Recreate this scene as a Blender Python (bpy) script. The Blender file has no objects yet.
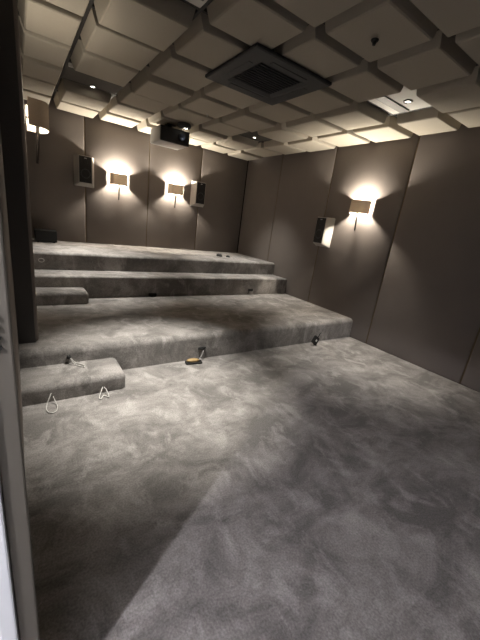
import bpy, bmesh, math, random
from mathutils import Vector, Matrix
random.seed(7)
sc = bpy.context.scene
COL = sc.collection
PI = math.pi

# ------------------------------------------------------------------ room measures (metres)
W, D = 4.255, 6.32            # right wall, back wall
Y1, Y2, Y3 = 2.849, 4.488, 4.911   # riser positions
Z1, Z2, Z3 = 0.2915, 0.5758, 0.8096
XL = -0.052                    # left wall face beside the doorway
XP = 0.095                    # face of the padded left wall
YP = 3.04
ZT = 2.96                     # top of walls / ceiling slab
FY = -1.4                     # front wall

# ------------------------------------------------------------------ materials
def new_mat(name):
    m = bpy.data.materials.new(name); m.use_nodes = True
    nt = m.node_tree
    return m, nt, nt.nodes['Principled BSDF']

def plain(name, col, rough=0.6, metal=0.0, var=0.08, scale=40.0, bump=0.0, emit=None, estr=0.0, trans=0.0):
    m, nt, b = new_mat(name)
    b.inputs['Roughness'].default_value = rough
    b.inputs['Metallic'].default_value = metal
    geo = nt.nodes.new('ShaderNodeNewGeometry')
    n = nt.nodes.new('ShaderNodeTexNoise'); n.inputs['Scale'].default_value = scale; n.inputs['Detail'].default_value = 4
    nt.links.new(geo.outputs['Position'], n.inputs['Vector'])
    mx = nt.nodes.new('ShaderNodeMix'); mx.data_type = 'RGBA'
    mx.inputs[6].default_value = tuple(c*(1-var) for c in col)+(1,)
    mx.inputs[7].default_value = tuple(min(1, c*(1+var)) for c in col)+(1,)
    nt.links.new(n.outputs['Fac'], mx.inputs[0])
    nt.links.new(mx.outputs[2], b.inputs['Base Color'])
    if bump:
        bp = nt.nodes.new('ShaderNodeBump'); bp.inputs['Strength'].default_value = bump; bp.inputs['Distance'].default_value = 0.004
        nt.links.new(n.outputs['Fac'], bp.inputs['Height']); nt.links.new(bp.outputs['Normal'], b.inputs['Normal'])
    if emit:
        b.inputs['Emission Color'].default_value = emit+(1,); b.inputs['Emission Strength'].default_value = estr
    return m

def carpet_mat():
    m, nt, b = new_mat('brushed_carpet')
    N = nt.nodes; L = nt.links
    b.inputs['Roughness'].default_value = 1.0
    b.inputs['Sheen Weight'].default_value = 0.12
    b.inputs['Specular IOR Level'].default_value = 0.1
    geo = N.new('ShaderNodeNewGeometry')
    mp = N.new('ShaderNodeMapping'); mp.inputs['Rotation'].default_value = (0, 0, math.radians(35)); mp.inputs['Scale'].default_value = (1.0, 1.45, 1.0)
    L.new(geo.outputs['Position'], mp.inputs['Vector'])
    # sweeping marks where the pile lies one way or the other
    n1 = N.new('ShaderNodeTexNoise'); n1.inputs['Scale'].default_value = 2.1; n1.inputs['Detail'].default_value = 5; n1.inputs['Roughness'].default_value = 0.72; n1.inputs['Distortion'].default_value = 0.5
    L.new(mp.outputs['Vector'], n1.inputs['Vector'])
    r1 = N.new('ShaderNodeValToRGB'); r1.color_ramp.elements[0].position = 0.40; r1.color_ramp.elements[1].position = 0.63
    L.new(n1.outputs['Fac'], r1.inputs['Fac'])
    # foot-sized smudges
    mp2 = N.new('ShaderNodeMapping'); mp2.inputs['Rotation'].default_value = (0, 0, math.radians(-25)); mp2.inputs['Scale'].default_value = (1.7, 1.2, 1.0)
    L.new(geo.outputs['Position'], mp2.inputs['Vector'])
    n2 = N.new('ShaderNodeTexNoise'); n2.inputs['Scale'].default_value = 3.4; n2.inputs['Detail'].default_value = 6; n2.inputs['Roughness'].default_value = 0.65; n2.inputs['Distortion'].default_value = 0.5
    L.new(mp2.outputs['Vector'], n2.inputs['Vector'])
    r2 = N.new('ShaderNodeValToRGB'); r2.color_ramp.elements[0].position = 0.52; r2.color_ramp.elements[1].position = 0.66
    L.new(n2.outputs['Fac'], r2.inputs['Fac'])
    # tufts
    n3 = N.new('ShaderNodeTexNoise'); n3.inputs['Scale'].default_value = 110; n3.inputs['Detail'].default_value = 3
    L.new(geo.outputs['Position'], n3.inputs['Vector'])
    mA = N.new('ShaderNodeMix'); mA.data_type = 'RGBA'
    mA.inputs[6].default_value = (0.165, 0.153, 0.145, 1); mA.inputs[7].default_value = (0.33, 0.307, 0.292, 1)
    L.new(r1.outputs['Color'], mA.inputs[0])
    sc2 = N.new('ShaderNodeMath'); sc2.operation = 'MULTIPLY'; sc2.inputs[1].default_value = 0.52
    L.new(r2.outputs['Color'], sc2.inputs[0])
    mB = N.new('ShaderNodeMix'); mB.data_type = 'RGBA'; mB.inputs[7].default_value = (0.49, 0.46, 0.44, 1)
    L.new(sc2.outputs[0], mB.inputs[0]); L.new(mA.outputs[2], mB.inputs[6])
    mr = N.new('ShaderNodeMapRange'); mr.inputs[1].default_value = 0.3; mr.inputs[2].default_value = 0.7; mr.inputs[3].default_value = 0.76; mr.inputs[4].default_value = 1.22
    L.new(n3.outputs['Fac'], mr.inputs[0])
    vm = N.new('ShaderNodeVectorMath'); vm.operation = 'SCALE'
    L.new(mB.outputs[2], vm.inputs[0]); L.new(mr.outputs[0], vm.inputs['Scale'])
    L.new(vm.outputs[0], b.inputs['Base Color'])
    add = N.new('ShaderNodeMath'); add.operation = 'MULTIPLY_ADD'; add.inputs[1].default_value = 0.35
    L.new(n3.outputs['Fac'], add.inputs[0]); L.new(n1.outputs['Fac'], add.inputs[2])
    bp = N.new('ShaderNodeBump'); bp.inputs['Strength'].default_value = 0.6; bp.inputs['Distance'].default_value = 0.012
    L.new(add.outputs[0], bp.inputs['Height']); L.new(bp.outputs['Normal'], b.inputs['Normal'])
    return m

def fabric_wall_mat():
    m, nt, b = new_mat('taupe_wall_fabric')
    N = nt.nodes; L = nt.links
    b.inputs['Roughness'].default_value = 0.95
    b.inputs['Specular IOR Level'].default_value = 0.15
    geo = N.new('ShaderNodeNewGeometry')
    n = N.new('ShaderNodeTexNoise'); n.inputs['Scale'].default_value = 220; n.inputs['Detail'].default_value = 2
    L.new(geo.outputs['Position'], n.inputs['Vector'])
    n2 = N.new('ShaderNodeTexNoise'); n2.inputs['Scale'].default_value = 1.4; n2.inputs['Detail'].default_value = 6; n2.inputs['Roughness'].default_value = 0.65
    L.new(geo.outputs['Position'], n2.inputs['Vector'])
    ad = N.new('ShaderNodeMath'); ad.operation = 'ADD'; L.new(n.outputs['Fac'], ad.inputs[0]); L.new(n2.outputs['Fac'], ad.inputs[1])
    mr = N.new('ShaderNodeMapRange'); mr.inputs[1].default_value = 0.6; mr.inputs[2].default_value = 1.4
    L.new(ad.outputs[0], mr.inputs[0])
    mx = N.new('ShaderNodeMix'); mx.data_type = 'RGBA'
    mx.inputs[6].default_value = (0.168, 0.146, 0.132, 1); mx.inputs[7].default_value = (0.205, 0.179, 0.163, 1)
    L.new(mr.outputs[0], mx.inputs[0]); L.new(mx.outputs[2], b.inputs['Base Color'])
    bp = N.new('ShaderNodeBump'); bp.inputs['Strength'].default_value = 0.25; bp.inputs['Distance'].default_value = 0.002
    L.new(n.outputs['Fac'], bp.inputs['Height']); L.new(bp.outputs['Normal'], b.inputs['Normal'])
    return m

def shade_mat():
    m, nt, b = new_mat('linen_lamp_shade')
    N = nt.nodes; L = nt.links
    out = N['Material Output']
    geo = N.new('ShaderNodeNewGeometry')
    wv = N.new('ShaderNodeTexNoise'); wv.inputs['Scale'].default_value = 180
    L.new(geo.outputs['Position'], wv.inputs['Vector'])
    mx = N.new('ShaderNodeMix'); mx.data_type = 'RGBA'
    mx.inputs[6].default_value = (0.40, 0.34, 0.27, 1); mx.inputs[7].default_value = (0.52, 0.45, 0.36, 1)
    L.new(wv.outputs['Fac'], mx.inputs[0])
    b.inputs['Roughness'].default_value = 0.9
    L.new(mx.outputs[2], b.inputs['Base Color'])
    tr = N.new('ShaderNodeBsdfTranslucent'); L.new(mx.outputs[2], tr.inputs['Color'])
    ms = N.new('ShaderNodeMixShader'); ms.inputs[0].default_value = 0.085
    L.new(b.outputs[0], ms.inputs[1]); L.new(tr.outputs[0], ms.inputs[2]); L.new(ms.outputs[0], out.inputs['Surface'])
    return m

M = dict(
    carpet=carpet_mat(), wall=fabric_wall_mat(), shade=shade_mat(),
    block=plain('beige_acoustic_block', (0.38, 0.34, 0.277), 0.9, var=0.05, scale=90, bump=0.15),
    slab=plain('ceiling_void', (0.018, 0.016, 0.015), 0.95),  # near-black colour stands in for deep shade between the blocks
    grid=plain('ceiling_grid_metal', (0.03, 0.027, 0.025), 0.6),  # grid bars darkened too, to deepen the shade in the gaps
    white_tile=plain('white_recess_tile', (0.62, 0.60, 0.55), 0.7, var=0.03),
    beige_tile=plain('dark_recess_tile', (0.07, 0.063, 0.053), 0.8, var=0.03),  # beige tile darkened, the shade of the recess put into its colour
    steel=plain('grey_steel_plate', (0.17, 0.165, 0.155), 0.5, 0.2),
    brass=plain('dark_brass_strip', (0.12, 0.088, 0.05), 0.45, 0.4),
    front=plain('front_wall_fabric', (0.02, 0.018, 0.017), 0.95),  # unseen wall, made near-black to cut bounce onto the block fronts
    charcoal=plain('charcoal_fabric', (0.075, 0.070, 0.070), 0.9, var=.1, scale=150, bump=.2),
    corridor=plain('corridor_paint', (0.70, 0.70, 0.70), 0.7, var=0.02),
    corridor_floor=plain('corridor_tile', (0.35, 0.34, 0.33), 0.5),
    jamb=plain('taupe_door_lining', (0.105, 0.094, 0.076), 0.55, var=0.06, scale=12),
    white=plain('white_painted_wood', (0.80, 0.82, 0.85), 0.45, var=0.02),
    black=plain('black_plastic', (0.007, 0.007, 0.007), 0.6),
    grille=plain('black_speaker_cloth', (0.018, 0.017, 0.017), 0.8, var=0.4, scale=300, bump=0.3),
    spk=plain('pale_grey_cabinet', (0.42, 0.40, 0.37), 0.5, var=0.04),
    proj_grey=plain('projector_shell', (0.34, 0.33, 0.32), 0.45, var=0.03),
    ac=plain('dark_grey_plastic', (0.032, 0.032, 0.034), 0.5),
    ac_in=plain('vent_core', (0.010, 0.010, 0.013), 0.7),
    bronze=plain('dark_bronze', (0.014, 0.011, 0.009), 0.5, 0.1),
    cable_white=plain('white_cable', (0.55, 0.53, 0.50), 0.45, var=0.03),
    cable_grey=plain('grey_cable', (0.22, 0.21, 0.20), 0.5),
    gold=plain('tan_connector', (0.36, 0.245, 0.11), 0.55, 0.15),
    bulb=plain('glowing_bulb', (1, 0.9, 0.75), 0.4, emit=(1.0, 0.83, 0.60), estr=18.0),
    spot=plain('glowing_lens', (1, 0.97, 0.9), 0.4, emit=(1.0, 0.93, 0.80), estr=9.0),
    cool=plain('glowing_cool_lens', (0.95, 0.97, 1), 0.4, emit=(0.85, 0.92, 1.0), estr=5.0),
    chrome=plain('satin_chrome', (0.5, 0.5, 0.5), 0.3, 0.9),
    glass=plain('lens_glass', (0.03, 0.035, 0.05), 0.08),
)

# ------------------------------------------------------------------ mesh helpers
def box(bm, x0, x1, y0, y1, z0, z1, bev=0.0, seg=2, mtx=None):
    t = bmesh.new()
    bmesh.ops.create_cube(t, size=1.0)
    for v in t.verts:
        v.co = Vector((x0+(v.co.x+.5)*(x1-x0), y0+(v.co.y+.5)*(y1-y0), z0+(v.co.z+.5)*(z1-z0)))
    if bev > 0:
        bmesh.ops.bevel(t, geom=list(t.edges), offset=bev, segments=seg, profile=0.5, affect='EDGES')
    merge(bm, t, mtx)

def merge(bm, t, mtx=None):
    if mtx is not None: bmesh.ops.transform(t, matrix=mtx, verts=t.verts)
    me = bpy.data.meshes.new('tmp'); t.to_mesh(me); t.free()
    bm.from_mesh(me); bpy.data.meshes.remove(me)

def cyl(bm, p, r0, r1, h, axis='Z', seg=24, caps=True, bev=0.0):
    t = bmesh.new()
    bmesh.ops.create_cone(t, cap_ends=caps, segments=seg, radius1=r0, radius2=r1, depth=h)
    if bev:
        es = [e for e in t.edges if len(e.link_faces) == 2 and any(len(f.verts) > 4 for f in e.link_faces)]
        bmesh.ops.bevel(t, geom=es, offset=bev, segments=2, affect='EDGES')
    R = {'Z': Matrix.Identity(4), 'Y': Matrix.Rotation(PI/2, 4, 'X'), 'X': Matrix.Rotation(PI/2, 4, 'Y')}[axis]
    merge(bm, t, Matrix.Translation(p) @ R)

def ring(bm, p, ro, ri, h, seg=32):
    """flat ring (trim) with its axis along z, bottom at p.z-h"""
    t = bmesh.new(); rows = []
    prof = [(ri, 0), (ri, -h*.7), (ri+(ro-ri)*.3, -h), (ro-(ro-ri)*.2, -h), (ro, -h*.5), (ro, 0)]
    for k in range(seg):
        a = 2*PI*k/seg
        rows.append([t.verts.new((r*math.cos(a), r*math.sin(a), z)) for r, z in prof])
    n = len(prof)
    for k in range(seg):
        A, B = rows[k], rows[(k+1) % seg]
        for i in range(n):
            t.faces.new((A[i], A[(i+1) % n], B[(i+1) % n], B[i]))
    bmesh.ops.recalc_face_normals(t, faces=t.faces)
    merge(bm, t, Matrix.Translation(p))

def tube(bm, pts, r, seg=8, closed=False):
    """smooth tube through points (Catmull-Rom)"""
    P = [Vector(p) for p in pts]; S = []
    n = len(P)
    rng = range(n) if closed else range(n-1)
    for i in rng:
        if closed: a, b, c, d = P[i-1], P[i], P[(i+1) % n], P[(i+2) % n]
        else: a, b, c, d = P[max(i-1, 0)], P[i], P[i+1], P[min(i+2, n-1)]
        for k in range(6):
            t = k/6
            S.append(.5*((2*b)+(c-a)*t+(2*a-5*b+4*c-d)*t*t+(3*b-a-3*c+d)*t**3))
    if not closed: S.append(P[-1])
    rows = []; prev = None
    for i, s in enumerate(S):
        if closed: tg = (S[(i+1) % len(S)]-S[i-1])
        else: tg = S[min(i+1, len(S)-1)]-S[max(i-1, 0)]
        tg.normalize()
        ref = prev if prev is not None else (Vector((0, 0, 1)) if abs(tg.z) < .9 else Vector((1, 0, 0)))
        u = (ref-tg*ref.dot(tg)).normalized(); prev = u; v = tg.cross(u)
        rr = r(i/len(S)) if callable(r) else r
        rows.append([bm.verts.new(s+(u*math.cos(2*PI*k/seg)+v*math.sin(2*PI*k/seg))*rr) for k in range(seg)])
    m = len(rows)
    for i in range(m if closed else m-1):
        A, B = rows[i], rows[(i+1) % m]
        for k in range(seg):
            bm.faces.new((A[k], A[(k+1) % seg], B[(k+1) % seg], B[k]))
    if not closed:
        bm.faces.new(rows[0][::-1]); bm.faces.new(rows[-1])

def obj(name, bm, mat, parent=None, smooth=False):
    bmesh.ops.recalc_face_normals(bm, faces=bm.faces)
    if smooth:
        for f in bm.faces: f.smooth = True
    me = bpy.data.meshes.new(name); bm.to_mesh(me); bm.free()
    me.materials.append(mat)
    if smooth:
        try: me.set_sharp_from_angle(angle=math.radians(40))
        except Exception: pass
    o = bpy.data.objects.new(name, me); COL.objects.link(o)
    if parent is not None: o.parent = parent
    return o

def tag(o, label, cat, group=None):
    o['label'] = label; o['category'] = cat
    if group: o['group'] = group
    return o

def thing(name, label, cat, loc=(0, 0, 0), rz=0.0, group=None):
    o = bpy.data.objects.new(name, None); COL.objects.link(o)
    o.empty_display_size = 0.1
    o.location = loc; o.rotation_euler = (0, 0, rz)
    return tag(o, label, cat, group)

def struct(name, bm, mat, smooth=False, parent=None):
    o = obj(name, bm, mat, parent, smooth)
    if parent is None: o['kind'] = 'structure'
    return o

def dup(root, loc, rz, label, group=None):
    r = root.copy(); COL.objects.link(r); r.location = loc; r.rotation_euler = (0, 0, rz); r['label'] = label
    if group: r['group'] = group
    for ch in list(root.children):
        c = ch.copy(); COL.objects.link(c); c.parent = r
        for g in list(ch.children):
            d = g.copy(); COL.objects.link(d); d.parent = c
    return r

def B(): return bmesh.new()

# ------------------------------------------------------------------ setting: floor, walls, ceiling slab
b = B(); box(b, XL, W, FY, Y1, -0.08, 0.0); struct('floor', b, M['carpet'])

def panel_wall(name, spans, fn, mat):
    """padded wall of upright fabric panels; fn(a0,a1,z0,z1,d0,d1) -> box bounds"""
    b = B()
    for a0, a1, z0 in spans:
        box(b, *fn(a0+.009, a1-.009, z0, ZT, 0.0, 0.05), bev=0.012, seg=3)
    lo = min(s[0] for s in spans); hi = max(s[1] for s in spans); z0 = min(s[2] for s in spans)
    box(b, *fn(lo, hi, z0, ZT, 0.035, 0.12))
    return struct(name, b, mat, smooth=True)

back = [XP, 1.004, 2.083, 3.143, W]
panel_wall('wall_back', [(back[i], back[i+1], Z3) for i in range(4)],
           lambda a0, a1, z0, z1, d0, d1: (a0, a1, D+d0, D+d1, z0, z1), M['wall'])
right = [FY, -0.07, 1.24, 2.55, 3.86, 5.17, D]
panel_wall('wall_right', [(right[i], right[i+1], 0.0) for i in range(6)],
           lambda a0, a1, z0, z1, d0, d1: (W+d0, W+d1, a0, a1, z0, z1), M['wall'])
n = 0
for x in back[1:-1]:
    n += 1; b = B(); box(b, x-.0085, x+.0085, D+.010, D+.034, Z3, ZT); struct(f'trim_{n}', b, M['brass'])
for y in right[1:-1]:
    n += 1; b = B(); box(b, W+.010, W+.034, y-.0085, y+.0085, 0, ZT); struct(f'trim_{n}', b, M['brass'])

# left wall: plain stretch beside the doorway, then the thick padded stretch on the platform
DJ, DO, DH = 0.68, -0.42, 2.12      # far jamb, near jamb, door head
b = B()
box(b, -0.17, XL, DJ+.03, YP, 0, ZT)
box(b, -0.17, XL, FY, DO-.03, 0, ZT)
box(b, -0.17, XL, DO-.03, DJ+.03, DH+.03, ZT)
box(b, -0.17, XL-.001, YP, D, 0, ZT)
struct('wall_left', b, M['wall'])
b = B()
pb = [YP, 4.13, 5.22, D]
box(b, XL-.06, XP, YP, pb[1]-.007, Z1, ZT, bev=0.028, seg=6)
for i in (1, 2):
    box(b, XL, XP, pb[i]+.007, pb[i+1]-(.007 if i == 1 else 0), Z1, ZT, bev=0.012, seg=3)
box(b, XL, XP-.04, YP+.03, D, Z1, ZT)
struct('wall_left_padding', b, M['wall'], smooth=True)
b = B(); box(b, XL, XP-.024, YP-.010, YP, Z1, ZT, bev=.004); struct('trim_left_end', b, M['charcoal'])  # separate panel, darker than the padding it covers
b = B(); box(b, XL, W, FY-.12, FY, 0, ZT); struct('wall_front', b, M['front'])
b = B(); box(b, -0.17, W+.12, FY-.12, D+.12, ZT, ZT+.1); struct('ceiling', b, M['slab'])

# doorway frame (far jamb is the one in view)
dr = bpy.data.objects.new('door_1', None); COL.objects.link(dr); dr['kind'] = 'structure'
b = B()
box(b, -0.062, -.02, DJ, DJ+.03, 0, DH+.03, bev=.004)
box(b, -0.062, -.02, DO-.03, DO, 0, DH+.03, bev=.004)
box(b, -0.062, -.02, DO, DJ, DH, DH+.03, bev=.004)
obj('door_lining', b, M['jamb'], dr)
b = B()
box(b, -0.098, -0.0625, DJ-.012, DJ+.03, 0, DH+.03, bev=.005)
box(b, -0.098, -0.0625, DO-.03, DO+.012, 0, DH+.03, bev=.005)
box(b, -0.098, -0.0625, DO+.012, DJ-.012, DH-.012, DH+.03, bev=.005)
obj('door_stop', b, M['white'], dr)
b = B()
box(b, -0.17, -0.0985, DJ, DJ+.03, 0, DH+.03)
box(b, -0.17, -0.0985, DO-.03, DO, 0, DH+.03)
box(b, -0.17, -0.0985, DO, DJ, DH, DH+.03)
obj('outer_lining', b, M['white'], dr)
b = B()
box(b, -0.060, -0.041, DJ-.003, DJ, 1.215, 1.305, bev=.001)
for z in (1.225, 1.245, 1.265, 1.285):
    cyl(b, (-.0405, DJ-.0025, z), .004, .004, .005, 'Y', 12)
obj('latch_plate', b, M['black'], dr)

# corridor outside the doorway
b = B(); box(b, -2.4, XL, FY, 1.6, -.08, -.0005); struct('floor_corridor', b, M['corridor_floor'])
b = B()
box(b, -2.5, -2.4, FY, 1.6, 0, 2.6); box(b, -2.5, -.17, FY-.1, FY, 0, 2.6); box(b, -2.5, -.17, 1.6, 1.7, 0, 2.6)
struct('wall_corridor', b, M['corridor'])
b = B(); box(b, -2.5, -.17, FY-.1, 1.7, 2.6, 2.7); struct('ceiling_corridor', b, M['corridor'])

# ------------------------------------------------------------------ carpeted tiers and half steps
def tier(name, x0, x1, y0, y1, z0, z1, r, label, cat, round_right=False, round_top_only=False):
    t = B()
    bmesh.ops.create_cube(t, size=1.0)
    for v in t.verts:
        v.co = Vector((x0+(v.co.x+.5)*(x1-x0), y0+(v.co.y+.5)*(y1-y0), z0+(v.co.z+.5)*(z1-z0)))
    es = []
    for e in t.edges:
        a, c = e.verts[0].co, e.verts[1].co
        front_top = abs(a.z-z1) < 1e-5 and abs(c.z-z1) < 1e-5 and abs(a.y-y0) < 1e-5 and abs(c.y-y0) < 1e-5
        right_top = abs(a.z-z1) < 1e-5 and abs(c.z-z1) < 1e-5 and abs(a.x-x1) < 1e-5 and abs(c.x-x1) < 1e-5
        corner = abs(a.x-x1) < 1e-5 and abs(c.x-x1) < 1e-5 and abs(a.y-y0) < 1e-5 and abs(c.y-y0) < 1e-5
        if front_top or (round_right and (right_top or corner)): es.append(e)
    bmesh.ops.bevel(t, geom=es, offset=r, segments=6, profile=0.5, affect='EDGES')
    return tag(obj(name, t, M['carpet'], smooth=True), label, cat)

tier('seating_platform', XL, W, Y1, Y2, 0, Z1, .065, 'lowest and deepest carpeted platform rising straight from the room floor', 'platform')
tier('platform_step', XP, W, Y2, Y3, 0, Z2, .03, 'narrow full-width carpeted step between lower platform and top tier', 'step')
tier('top_platform', XP+.006, W-.006, Y3, D, 0, Z3, .04, 'highest carpeted platform running along the back wall', 'platform')
tier('carpeted_step', XL, .70, 2.50, Y1, 0, .146, .05, 'low carpeted half step on the floor at the left, with white cables', 'step', True)
tier('carpeted_step', XP, .69, 4.19, Y2, Z1, Z1+.145, .05, 'small carpeted half step standing on the lower platform at the left', 'step', True)

# ------------------------------------------------------------------ ceiling blocks
XG = [XP+.005, .555, 1.175, 1.79, 2.41, 3.03, 3.645, W]
YG = [D, 5.735, 5.09, 4.46, 3.82, 3.19, 2.58, 2.03, 1.45, .87, .29, -.29]
ZG = 2.925
b = B()
for x in XG[1:-1]: box(b, x-.012, x+.012, YG[-1], D, ZG-.03, ZG)
for y in YG[1:]: box(b, XG[0], W, y-.012, y+.012, ZG-.029, ZG-.001)
struct('trim_ceiling_grid', b, M['grid'])
ORD = ['first', 'second', 'third', 'fourth', 'fifth', 'sixth', 'seventh', 'eighth', 'ninth', 'tenth', 'eleventh']
RECESS = {(1, 2): 'dark', (5, 2): 'dark', (5, 6): 'white', (1, 6): 'white'}
SKIP = {(3, 5)}          # the cassette fills this cell
def block_mesh(x0, x1, y0, y1, zb):
    t = B()
    zt = ZG-.002
    rows = []
    for (ix, iy, z) in ((.016, .044, zt), (.046, .047, zb+.026), (.053, .050, zb+.008), (.063, .058, zb)):
        rows.append([t.verts.new(p) for p in ((x0+ix, y0+iy, z), (x1-ix, y0+iy, z), (x1-ix, y1-iy, z), (x0+ix, y1-iy, z))])
    for A, C in zip(rows, rows[1:]):
        for k in range(4): t.faces.new((A[k], A[(k+1) % 4], C[(k+1) % 4], C[k]))
    t.faces.new(rows[0]); t.faces.new(rows[-1][::-1])
    return t
for j in range(len(YG)-1):
    for i in range(7):
        if (i, j) in RECESS or (i, j) in SKIP: continue
        zb = 2.80+random.uniform(-.014, .014)
        if 2 <= i <= 3 and j in (1, 2): zb = 2.815
        if 2 <= i <= 4 and 4 <= j <= 6: zb = 2.815
        o = obj('ceiling_block', block_mesh(XG[i], XG[i+1], YG[j+1], YG[j], zb), M['block'])
        tag(o, f'beige ceiling block, {ORD[6-i]} from right wall, {ORD[j]} row from back wall', 'ceiling block', 'beige acoustic ceiling blocks')
RN = {(1, 2): 'dark recessed ceiling panel holding a downlight, towards the back left', (5, 2): 'dark recessed ceiling panel with downlight, near the back right corner',
      (5, 6): 'pale recessed ceiling panel with grey plate and downlight near right wall', (1, 6): 'pale recessed ceiling panel above the left half step'}
for (i, j), k in RECESS.items():
    p = thing('recessed_panel', RN[(i, j)], 'ceiling panel', ((XG[i]+XG[i+1])/2, (YG[j]+YG[j+1])/2, 0))
    hx, hy = (XG[i+1]-XG[i])/2-.012, (YG[j]-YG[j+1])/2-.012
    b = B(); box(b, -hx, hx, -hy, hy, ZG-.028, ZG-.003, bev=.003)
    obj('tile', b, M['white_tile' if k == 'white' else 'beige_tile'], p)
    if k == 'white':
        b = B(); box(b, -.27, .27, .05, .16, ZG-.040, ZG-.0285, bev=.004); obj('metal_plate', b, M['steel'], p)
    elif i == 1:
        b = B(); box(b, -hx, hx, -hy+.02, -hy+.055, ZG-.060, ZG-.0285, bev=.003); obj('metal_bar', b, M['spk'], p)

# ------------------------------------------------------------------ downlights
def spot_light(parent, z, power, size, col, blend=1.0, radius=.03):
    l = bpy.data.lights.new('beam', 'SPOT'); l.energy = power; l.spot_size = math.radians(size); l.spot_blend = blend
    l.color = col; l.shadow_soft_size = radius
    o = bpy.data.objects.new('beam', l); COL.objects.link(o); o.parent = parent; o.location = (0, 0, z)
    return o
def downlight(x, y, z, label, power, size, trim='steel', ro=.045):
    d = thing('downlight', label, 'downlight', (x, y, z), group='recessed downlights')
    b = B(); ring(b, (0, 0, 0), ro, ro*.62, .012); obj('trim_ring', b, M[trim], d, True)
    b = B(); cyl(b, (0, 0, -.003), ro*.62, ro*.6, .005); obj('lens', b, M['spot'], d)
    spot_light(d, -.02, power, size, (1.0, .97, .89))
    return d
ZR = ZG-.0285
downlight(.90, 5.035, ZR, 'small lit downlight in dark ceiling recess near the left wall', 400, 62)
dl = downlight(2.20, 5.055, 2.752, 'round black downlight with small bright lens just in front of the projector', 40, 60, 'ac', .05)
b = B(); cyl(b, (-.03, 0, .026), .105, .10, .05, bev=.006); obj('housing', b, M['ac'], dl, True)
downlight(3.40, 4.95, ZR, 'small lit downlight in dark recess near back right corner', 260, 75)
downlight(3.38, 2.25, ZR, 'small lit downlight in pale recess near the right wall', 235, 54)
downlight(.98, 2.40, ZR, 'small lit downlight in pale recess above the left half step', 700, 53)

# ------------------------------------------------------------------ cassette, sprinkler heads
a = thing('ceiling_cassette', 'large square dark grey air vent unit with black centre on ceiling', 'air vent', (2.01, 2.85, 2.778))
h, hi = .425, .235
b = B()
t = B()
rows = []
for (s, z) in ((h, .030), (h, .010), (h-.012, 0), (hi+.035, 0), (hi, .018), (hi, .030)):
    rows.append([t.verts.new((sx*s, sy*s, z)) for sx, sy in ((-1, -1), (1, -1), (1, 1), (-1, 1))])
m = len(rows)
for q in range(m):
    A, C = rows[q], rows[(q+1) % m]
    for k in range(4): t.faces.new((A[k], A[(k+1) % 4], C[(k+1) % 4], C[k]))
merge(b, t)
obj('frame', b, M['ac'], a)
b = B(); box(b, -hi+.004, hi-.004, -hi+.004, hi-.004, .020, .034)
for k in range(11):
    y = -hi+.03+k*(2*hi-.06)/10
    box(b, -hi+.01, hi-.01, y-.008, y+.008, .012, .022, bev=.002)
obj('grille', b, M['ac_in'], a)
for sx, sy, L_ in ((1, 0, 0), (-1, 0, 0), (0, 1, 0), (0, -1, 0)):
    b = B(); c = hi+.085
    if sx: box(b, sx*c-.022, sx*c+.022, -.2, .2, -.004, .002, bev=.002)
    else: box(b, -.2, .2, sy*c-.022, sy*c+.022, -.004, .002, bev=.002)
    obj('louvre', b, M['ac'], a)
b = B(); box(b, -.25, .25, -.25, .25, .034, .14); obj('body', b, M['ac'], a)

def sprinkler(x, y, z, r, label, mat):
    s = thing('ceiling_sensor', label, 'ceiling sensor', (x, y, z))
    b = B(); cyl(b, (0, 0, -.006), r*.75, r, .012, bev=.002); obj('base', b, M[mat], s, True)
    b = B(); cyl(b, (0, 0, -.022), r*.35, r*.5, .02); obj('head', b, M[mat], s, True)
sprinkler(2.075, 1.74, 2.788, .028, 'black round sensor on a dim block near the top right of ceiling', 'black')
sprinkler(2.15, 4.28, 2.793, .014, 'tiny pale sensor on the ceiling in front of the projector', 'cable_white')

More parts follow.
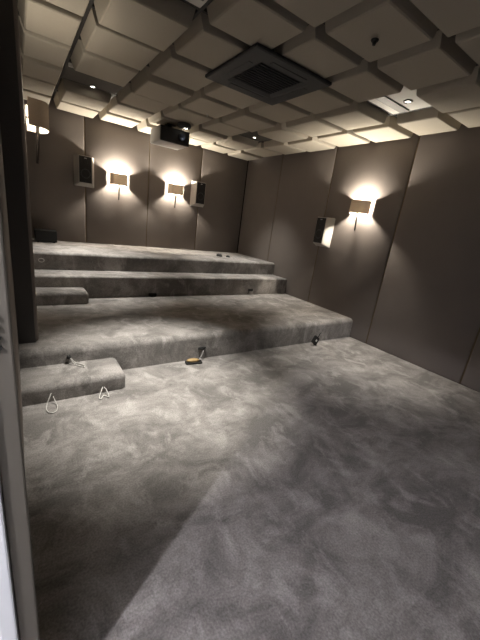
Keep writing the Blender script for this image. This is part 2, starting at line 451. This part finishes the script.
# ------------------------------------------------------------------ wall sconces
def sconce_parts(root):
    """wall is the plane y=0, lamp sticks out towards -y; z=0 at shade bottom"""
    H_, w, dp, gap = .180, .147, .140, .022
    t = B(); prof = []
    for k in range(25):
        a = PI*k/24; c, s_ = math.cos(a), math.sin(a)
        e = 2/3.2
        prof.append((w*math.copysign(abs(c)**e, c), -gap-dp*abs(s_)**e))
    for r_ in (0, .004):
        pass
    outer = [(x, y) for x, y in prof]; inner = [(x*.975, -gap+(y+gap)*.97) for x, y in prof]
    vo = [[t.verts.new((x, y, z)) for x, y in outer] for z in (0, H_)]
    vi = [[t.verts.new((x, y, z)) for x, y in inner] for z in (0, H_)]
    for k in range(24):
        t.faces.new((vo[0][k], vo[0][k+1], vo[1][k+1], vo[1][k]))
        t.faces.new((vi[0][k+1], vi[0][k], vi[1][k], vi[1][k+1]))
        t.faces.new((vo[1][k], vo[1][k+1], vi[1][k+1], vi[1][k]))
        t.faces.new((vo[0][k+1], vo[0][k], vi[0][k], vi[0][k+1]))
    for e_ in (0, 24):
        t.faces.new((vo[0][e_], vo[1][e_], vi[1][e_], vi[0][e_]))
    obj('lamp_shade', t, M['shade'], root, True)
    b = B(); tube(b, [(0, -.085, .075), (0, -.085, -.02), (0, -.08, -.12), (0, -.07, -.245)], lambda q: .014-.004*q, 10)
    obj('stem', b, M['bronze'], root, True)
    b = B(); box(b, -.03, .03, -.012, 0, .03, .15, bev=.004); cyl(b, (0, -.045, .072), .006, .006, .075, 'Y', 10)
    obj('back_plate', b, M['bronze'], root)
    b = B(); bmesh.ops.create_uvsphere(b, u_segments=16, v_segments=10, radius=.012)
    for v in b.verts: v.co += Vector((0, -.092, .112))
    bl = obj('bulb', b, M['bulb'], root, True)
    l = bpy.data.lights.new('sconce_glow', 'POINT'); l.energy = SCONCE_W; l.color = (1.0, .91, .77); l.shadow_soft_size = .019
    o = bpy.data.objects.new('sconce_glow', l); COL.objects.link(o); o.parent = root; o.location = (0, -.092, .112)
SCONCE_W = 185.0
s0 = thing('wall_sconce', 'lit wall sconce on back wall, nearer the dark speaker at left', 'wall lamp', (1.535, D, 1.855), 0, 'linen wall sconces')
sconce_parts(s0)
dup(s0, (2.60, D, 1.86), 0, 'lit wall sconce on back wall below the projector, right of its twin')
dup(s0, (W, 3.15, 1.85), -PI/2, 'lit wall sconce with linen shade alone on the right wall')
sl = dup(s0, (XP, 3.235, 1.985), PI/2, 'linen wall sconce half hidden behind the dark left wall edge')
for ch in sl.children:
    if ch.type == 'LIGHT':
        ch.data = ch.data.copy(); ch.data.energy = 24.0      # a weaker bulb in this one

# ------------------------------------------------------------------ wall speakers
def speaker(loc, rz, label):
    """wall plane y=0, faces -y; splayed cabinet"""
    s = thing('wall_speaker', label, 'speaker', loc, rz, 'surround speakers')
    fw, bw, hf, hb, d = .104, .158, .210, .215, .15
    t = B()
    F = [t.verts.new(p) for p in ((-fw, -d, -hf), (fw, -d, -hf), (fw, -d, hf), (-fw, -d, hf))]
    K = [t.verts.new(p) for p in ((-bw, 0, -hb-.045), (bw, 0, -hb-.045), (bw, 0, hb), (-bw, 0, hb))]
    t.faces.new(F); t.faces.new(K[::-1])
    for k in range(4): t.faces.new((F[k], K[k], K[(k+1) % 4], F[(k+1) % 4]))
    bmesh.ops.recalc_face_normals(t, faces=t.faces)
    bmesh.ops.bevel(t, geom=list(t.edges), offset=.008, segments=2, affect='EDGES')
    obj('cabinet', t, M['spk'], s, True)
    b = B(); box(b, -fw+.010, fw-.010, -d-.006, -d, -hf+.012, hf-.012, bev=.003); g = obj('grille', b, M['grille'], s)
    b = B(); cyl(b, (0, -d-.007, .115), .035, .03, .006, 'Y'); obj('tweeter', b, M['black'], g, True)
    t = B(); ring(t, (0, 0, 0), .072, .060, .006); bmesh.ops.transform(t, matrix=Matrix.Translation((0, -d-.006, -.06)) @ Matrix.Rotation(-PI/2, 4, 'X'), verts=t.verts)
    obj('woofer_ring', t, M['ac'], g, True)
    b = B(); box(b, -.018, .018, -d-.008, -d-.006, .165, .178); obj('badge', b, M['chrome'], g)
    return s
s1 = speaker((.985, D, 2.0), 0, 'dark fronted speaker on back wall, at the left beside a sconce')
dup(s1, (3.10, D, 1.96), 0, 'speaker on back wall near the right corner, lit on its left side')
dup(s1, (W, 3.76, 1.545), -PI/2, 'speaker low on the right wall beside the sconce')

# ------------------------------------------------------------------ projector
p = thing('projector', 'grey projector with black front hanging from ceiling near back wall', 'projector', (2.086, 5.16, 2.522))
b = B(); box(b, -.24, .24, .02, .46, 0, .215, bev=.022, seg=3); obj('housing', b, M['proj_grey'], p, True)
b = B(); box(b, -.235, .235, 0, .024, .006, .21, bev=.010, seg=2); obj('front_panel', b, M['black'], p)
b = B(); cyl(b, (.10, -.012, .115), .062, .056, .04, 'Y', 28, bev=.004); ln = obj('lens_barrel', b, M['black'], p, True)
b = B(); cyl(b, (.10, -.033, .115), .044, .044, .004, 'Y', 28); obj('lens_glass', b, M['glass'], ln, True)
b = B(); cyl(b, (0, .24, .255), .03, .03, .07); box(b, -.1, .1, .16, .32, .213, .223, bev=.003); box(b, -.07, .07, .17, .31, .279, .290, bev=.003)
obj('ceiling_mount', b, M['black'], p)

# ------------------------------------------------------------------ things left on the floor and platforms
bx = thing('equipment_box', 'low black box on top platform in the back left corner', 'box', (.37, 6.08, Z3))
b = B(); box(b, -.15, .15, -.13, .13, .012, .185, bev=.008); obj('case', b, M['black'], bx)
for sx in (-1, 1):
    for sy in (-1, 1):
        b = B(); cyl(b, (sx*.11, sy*.09, .0065), .014, .017, .013, 'Z', 12); obj('foot', b, M['black'], bx)

def cable(name, pts, r, mat, label, closed=False):
    b = B(); tube(b, pts, r, 8, closed)
    return tag(obj(name, b, M[mat], smooth=True), label, 'cable', 'loose cables')
r_ = .006
# hangs out of the half step and lies on the floor
cable('cable_loop', [(.135, 2.499, .075), (.125, 2.485, .06), (.100, 2.45, .010), (.095, 2.38, r_), (.118, 2.335, r_), (.150, 2.345, r_), (.165, 2.40, r_), (.160, 2.45, .012), (.145, 2.485, .055)], r_*.62, 'cable_white',
      'white cable loop drooping to the floor from left end of half step')
cable('cable_loop', [(.505, 2.499, .055), (.488, 2.47, .035), (.462, 2.42, r_), (.468, 2.395, r_), (.480, 2.41, r_), (.498, 2.435, .010), (.520, 2.42, r_), (.530, 2.405, r_), (.536, 2.43, .01), (.528, 2.475, .035), (.515, 2.499, .05)], r_*.62, 'cable_white',
      'short white cable loop on the floor near the half step right end')
c = thing('plugged_cable', 'white cable with black plug lying on top of the low half step', 'cable', (0, 0, 0), group='loose cables')
b = B(); tube(b, [(.300, 2.846, .215), (.308, 2.815, .205), (.330, 2.79, .165), (.365, 2.75, .153), (.40, 2.725, .152), (.405, 2.75, .152), (.375, 2.79, .152), (.345, 2.815, .157), (.318, 2.83, .19)], .0038, 8); obj('lead', b, M['cable_white'], c, True)
b = B(); box(b, .283, .312, 2.812, 2.848, .195, .222, bev=.005); obj('plug', b, M['black'], c)
cable('cable_ring', [(.235+.032*math.cos(a_), 4.908-.006*abs(math.sin(a_)), .700+.024*math.sin(a_)) for a_ in [2*PI*k/8 for k in range(8)]], .005, 'cable_white', 'small white cable ring on the top platform riser at left', True)
cable('cable_loop', [(.300, 4.186, .385), (.294, 4.172, .36), (.285, 4.155, .30), (.300, 4.13, .297), (.318, 4.15, .298), (.312, 4.178, .34)], .004, 'cable_grey', 'faint grey cable loop at the front of upper half step')

# tan connector on black holder below the socket opening in the first riser
c = thing('cable_connector', 'tan connector in black holder on the floor below the first riser', 'connector', (1.47, 2.765, 0), math.radians(-8))
b = B(); box(b, -.085, .095, -.035, .035, .001, .022, bev=.008); obj('holder', b, M['black'], c)
t = B(); bmesh.ops.create_uvsphere(t, u_segments=18, v_segments=10, radius=1.0)
for v in t.verts: v.co = Vector((v.co.x*.072-.005, v.co.y*.030, v.co.z*.020+.036))
obj('plug', t, M['gold'], c, True)
b = B(); tube(b, [(.06, -.0, .03), (.085, .02, .055), (.115, .045, .085), (.130, .070, .108)], .0055, 8); obj('lead', b, M['cable_grey'], c, True)
s = thing('cable_outlet', 'dark cable outlet in the first riser above the tan connector', 'outlet', (1.60, Y1, .125))
b = B(); box(b, -.042, .042, -.008, 0, -.015, .015, bev=.004); obj('cover', b, M['black'], s)
b = B(); tube(b, [(-.035, -.008, -.008), (-.015, -.024, .006), (.02, -.026, .012), (.05, -.010, .004)], .006, 8); obj('lead', b, M['black'], s, True)
# black adaptor leaning on the riser
c = thing('power_adaptor', 'black power adaptor with white mark leaning on first riser at right', 'adaptor', (3.285, 2.735, .002), math.radians(-14))
Rx = Matrix.Translation((0, 0, 0.004)) @ Matrix.Rotation(math.radians(38), 4, 'Y') @ Matrix.Rotation(math.radians(-18), 4, 'X')
b = B(); box(b, -.044, .044, -.020, .020, 0.030, .145, bev=.007, mtx=Rx); obj('body', b, M['black'], c)
b = B(); box(b, -.012, .014, -.0215, -.0195, .070, .100, mtx=Rx); obj('white_label', b, M['cable_white'], c)
b = B(); tube(b, [Rx @ Vector((0, 0, .138)), Rx @ Vector((.02, .004, .165)), Vector((.10, .02, .168)), Vector((.145, .055, .170))], .006, 8); obj('lead', b, M['black'], c, True)
# dark coil at the foot of the second riser
c = thing('cable_outlet', 'dark cable outlet at the foot of the second riser, centre left', 'outlet', (1.60, Y2, Z1+.025))
b = B(); box(b, -.06, .06, -.010, 0, -.018, .022, bev=.004); obj('cover', b, M['black'], c)
b = B(); tube(b, [(-.055, -.010, .0), (-.03, -.04, -.017), (.03, -.045, -.018), (.06, -.010, 0)], .006, 8); obj('lead', b, M['black'], c, True)
c = thing('cable_outlet', 'dark cable outlet on the second riser towards the right wall', 'outlet', (3.41, Y2, Z1+.075))
b = B(); box(b, -.05, .05, -.010, 0, -.022, .022, bev=.004); obj('cover', b, M['black'], c)
b = B(); tube(b, [(-.04, -.010, .0), (-.06, -.03, -.03), (-.075, -.035, -.068)], .006, 8); obj('lead', b, M['black'], c, True)
# two small black pieces on the top platform
for nm, (x, y), sz, lb in (('plastic_cap', (3.30, 5.52), (.055, .085, .045), 'larger of two small black caps on the top platform near right'),
                       ('plastic_cap', (3.46, 5.45), (.035, .06, .032), 'smaller black cap, right of the larger one on top platform')):
    t = B(); bmesh.ops.create_uvsphere(t, u_segments=16, v_segments=10, radius=1.0)
    for v in t.verts:
        v.co = Vector((v.co.x*sz[0], v.co.y*sz[1], max(v.co.z, -.15)*sz[2]))
        v.co += Vector((x, y, Z3+.15*sz[2]+.001))
    tag(obj(nm, t, M['black'], smooth=True), lb, 'cap', 'small black caps')

# ------------------------------------------------------------------ corridor lamp shining through the doorway
c = thing('corridor_lamp', 'bright cool ceiling lamp in the corridor outside the doorway', 'ceiling lamp', (-1.17, -.04, 2.6))
b = B(); ring(b, (0, 0, 0), .09, .065, .02); obj('trim_ring', b, M['white'], c, True)
b = B(); cyl(b, (0, 0, -.006), .064, .064, .01); obj('lens', b, M['cool'], c)
l = bpy.data.lights.new('corridor_beam', 'POINT'); l.energy = 185; l.color = (.95, .93, 1.0); l.shadow_soft_size = .03
o = bpy.data.objects.new('corridor_beam', l); COL.objects.link(o); o.parent = c; o.location = (0, 0, -.06)

# ------------------------------------------------------------------ world, camera, view
w = bpy.data.worlds.new('world'); sc.world = w; w.use_nodes = True
w.node_tree.nodes['Background'].inputs[0].default_value = (.5, .45, .4, 1)
w.node_tree.nodes['Background'].inputs[1].default_value = 0.01

cam = bpy.data.cameras.new('camera'); co = bpy.data.objects.new('camera', cam); COL.objects.link(co)
R_ = Vector((0.82415301, -0.55204877, 0.12654637)); U_ = Vector((0.06352139, 0.31212219, 0.94791602)); F_ = Vector((0.5627938, 0.77318943, -0.29230334))
mt = Matrix((R_, U_, -F_)).transposed().to_4x4(); mt.translation = Vector((0, 0, 1.5))
co.matrix_world = mt
cam.sensor_fit = 'HORIZONTAL'; cam.sensor_width = 36.0; cam.lens = 315.97*36/480; cam.clip_start = .02
sc.camera = co
sc.view_settings.view_transform = 'Standard'; sc.view_settings.look = 'None'
sc.view_settings.exposure = 0.0; sc.view_settings.gamma = 1.0; sc.view_settings.use_curve_mapping = False
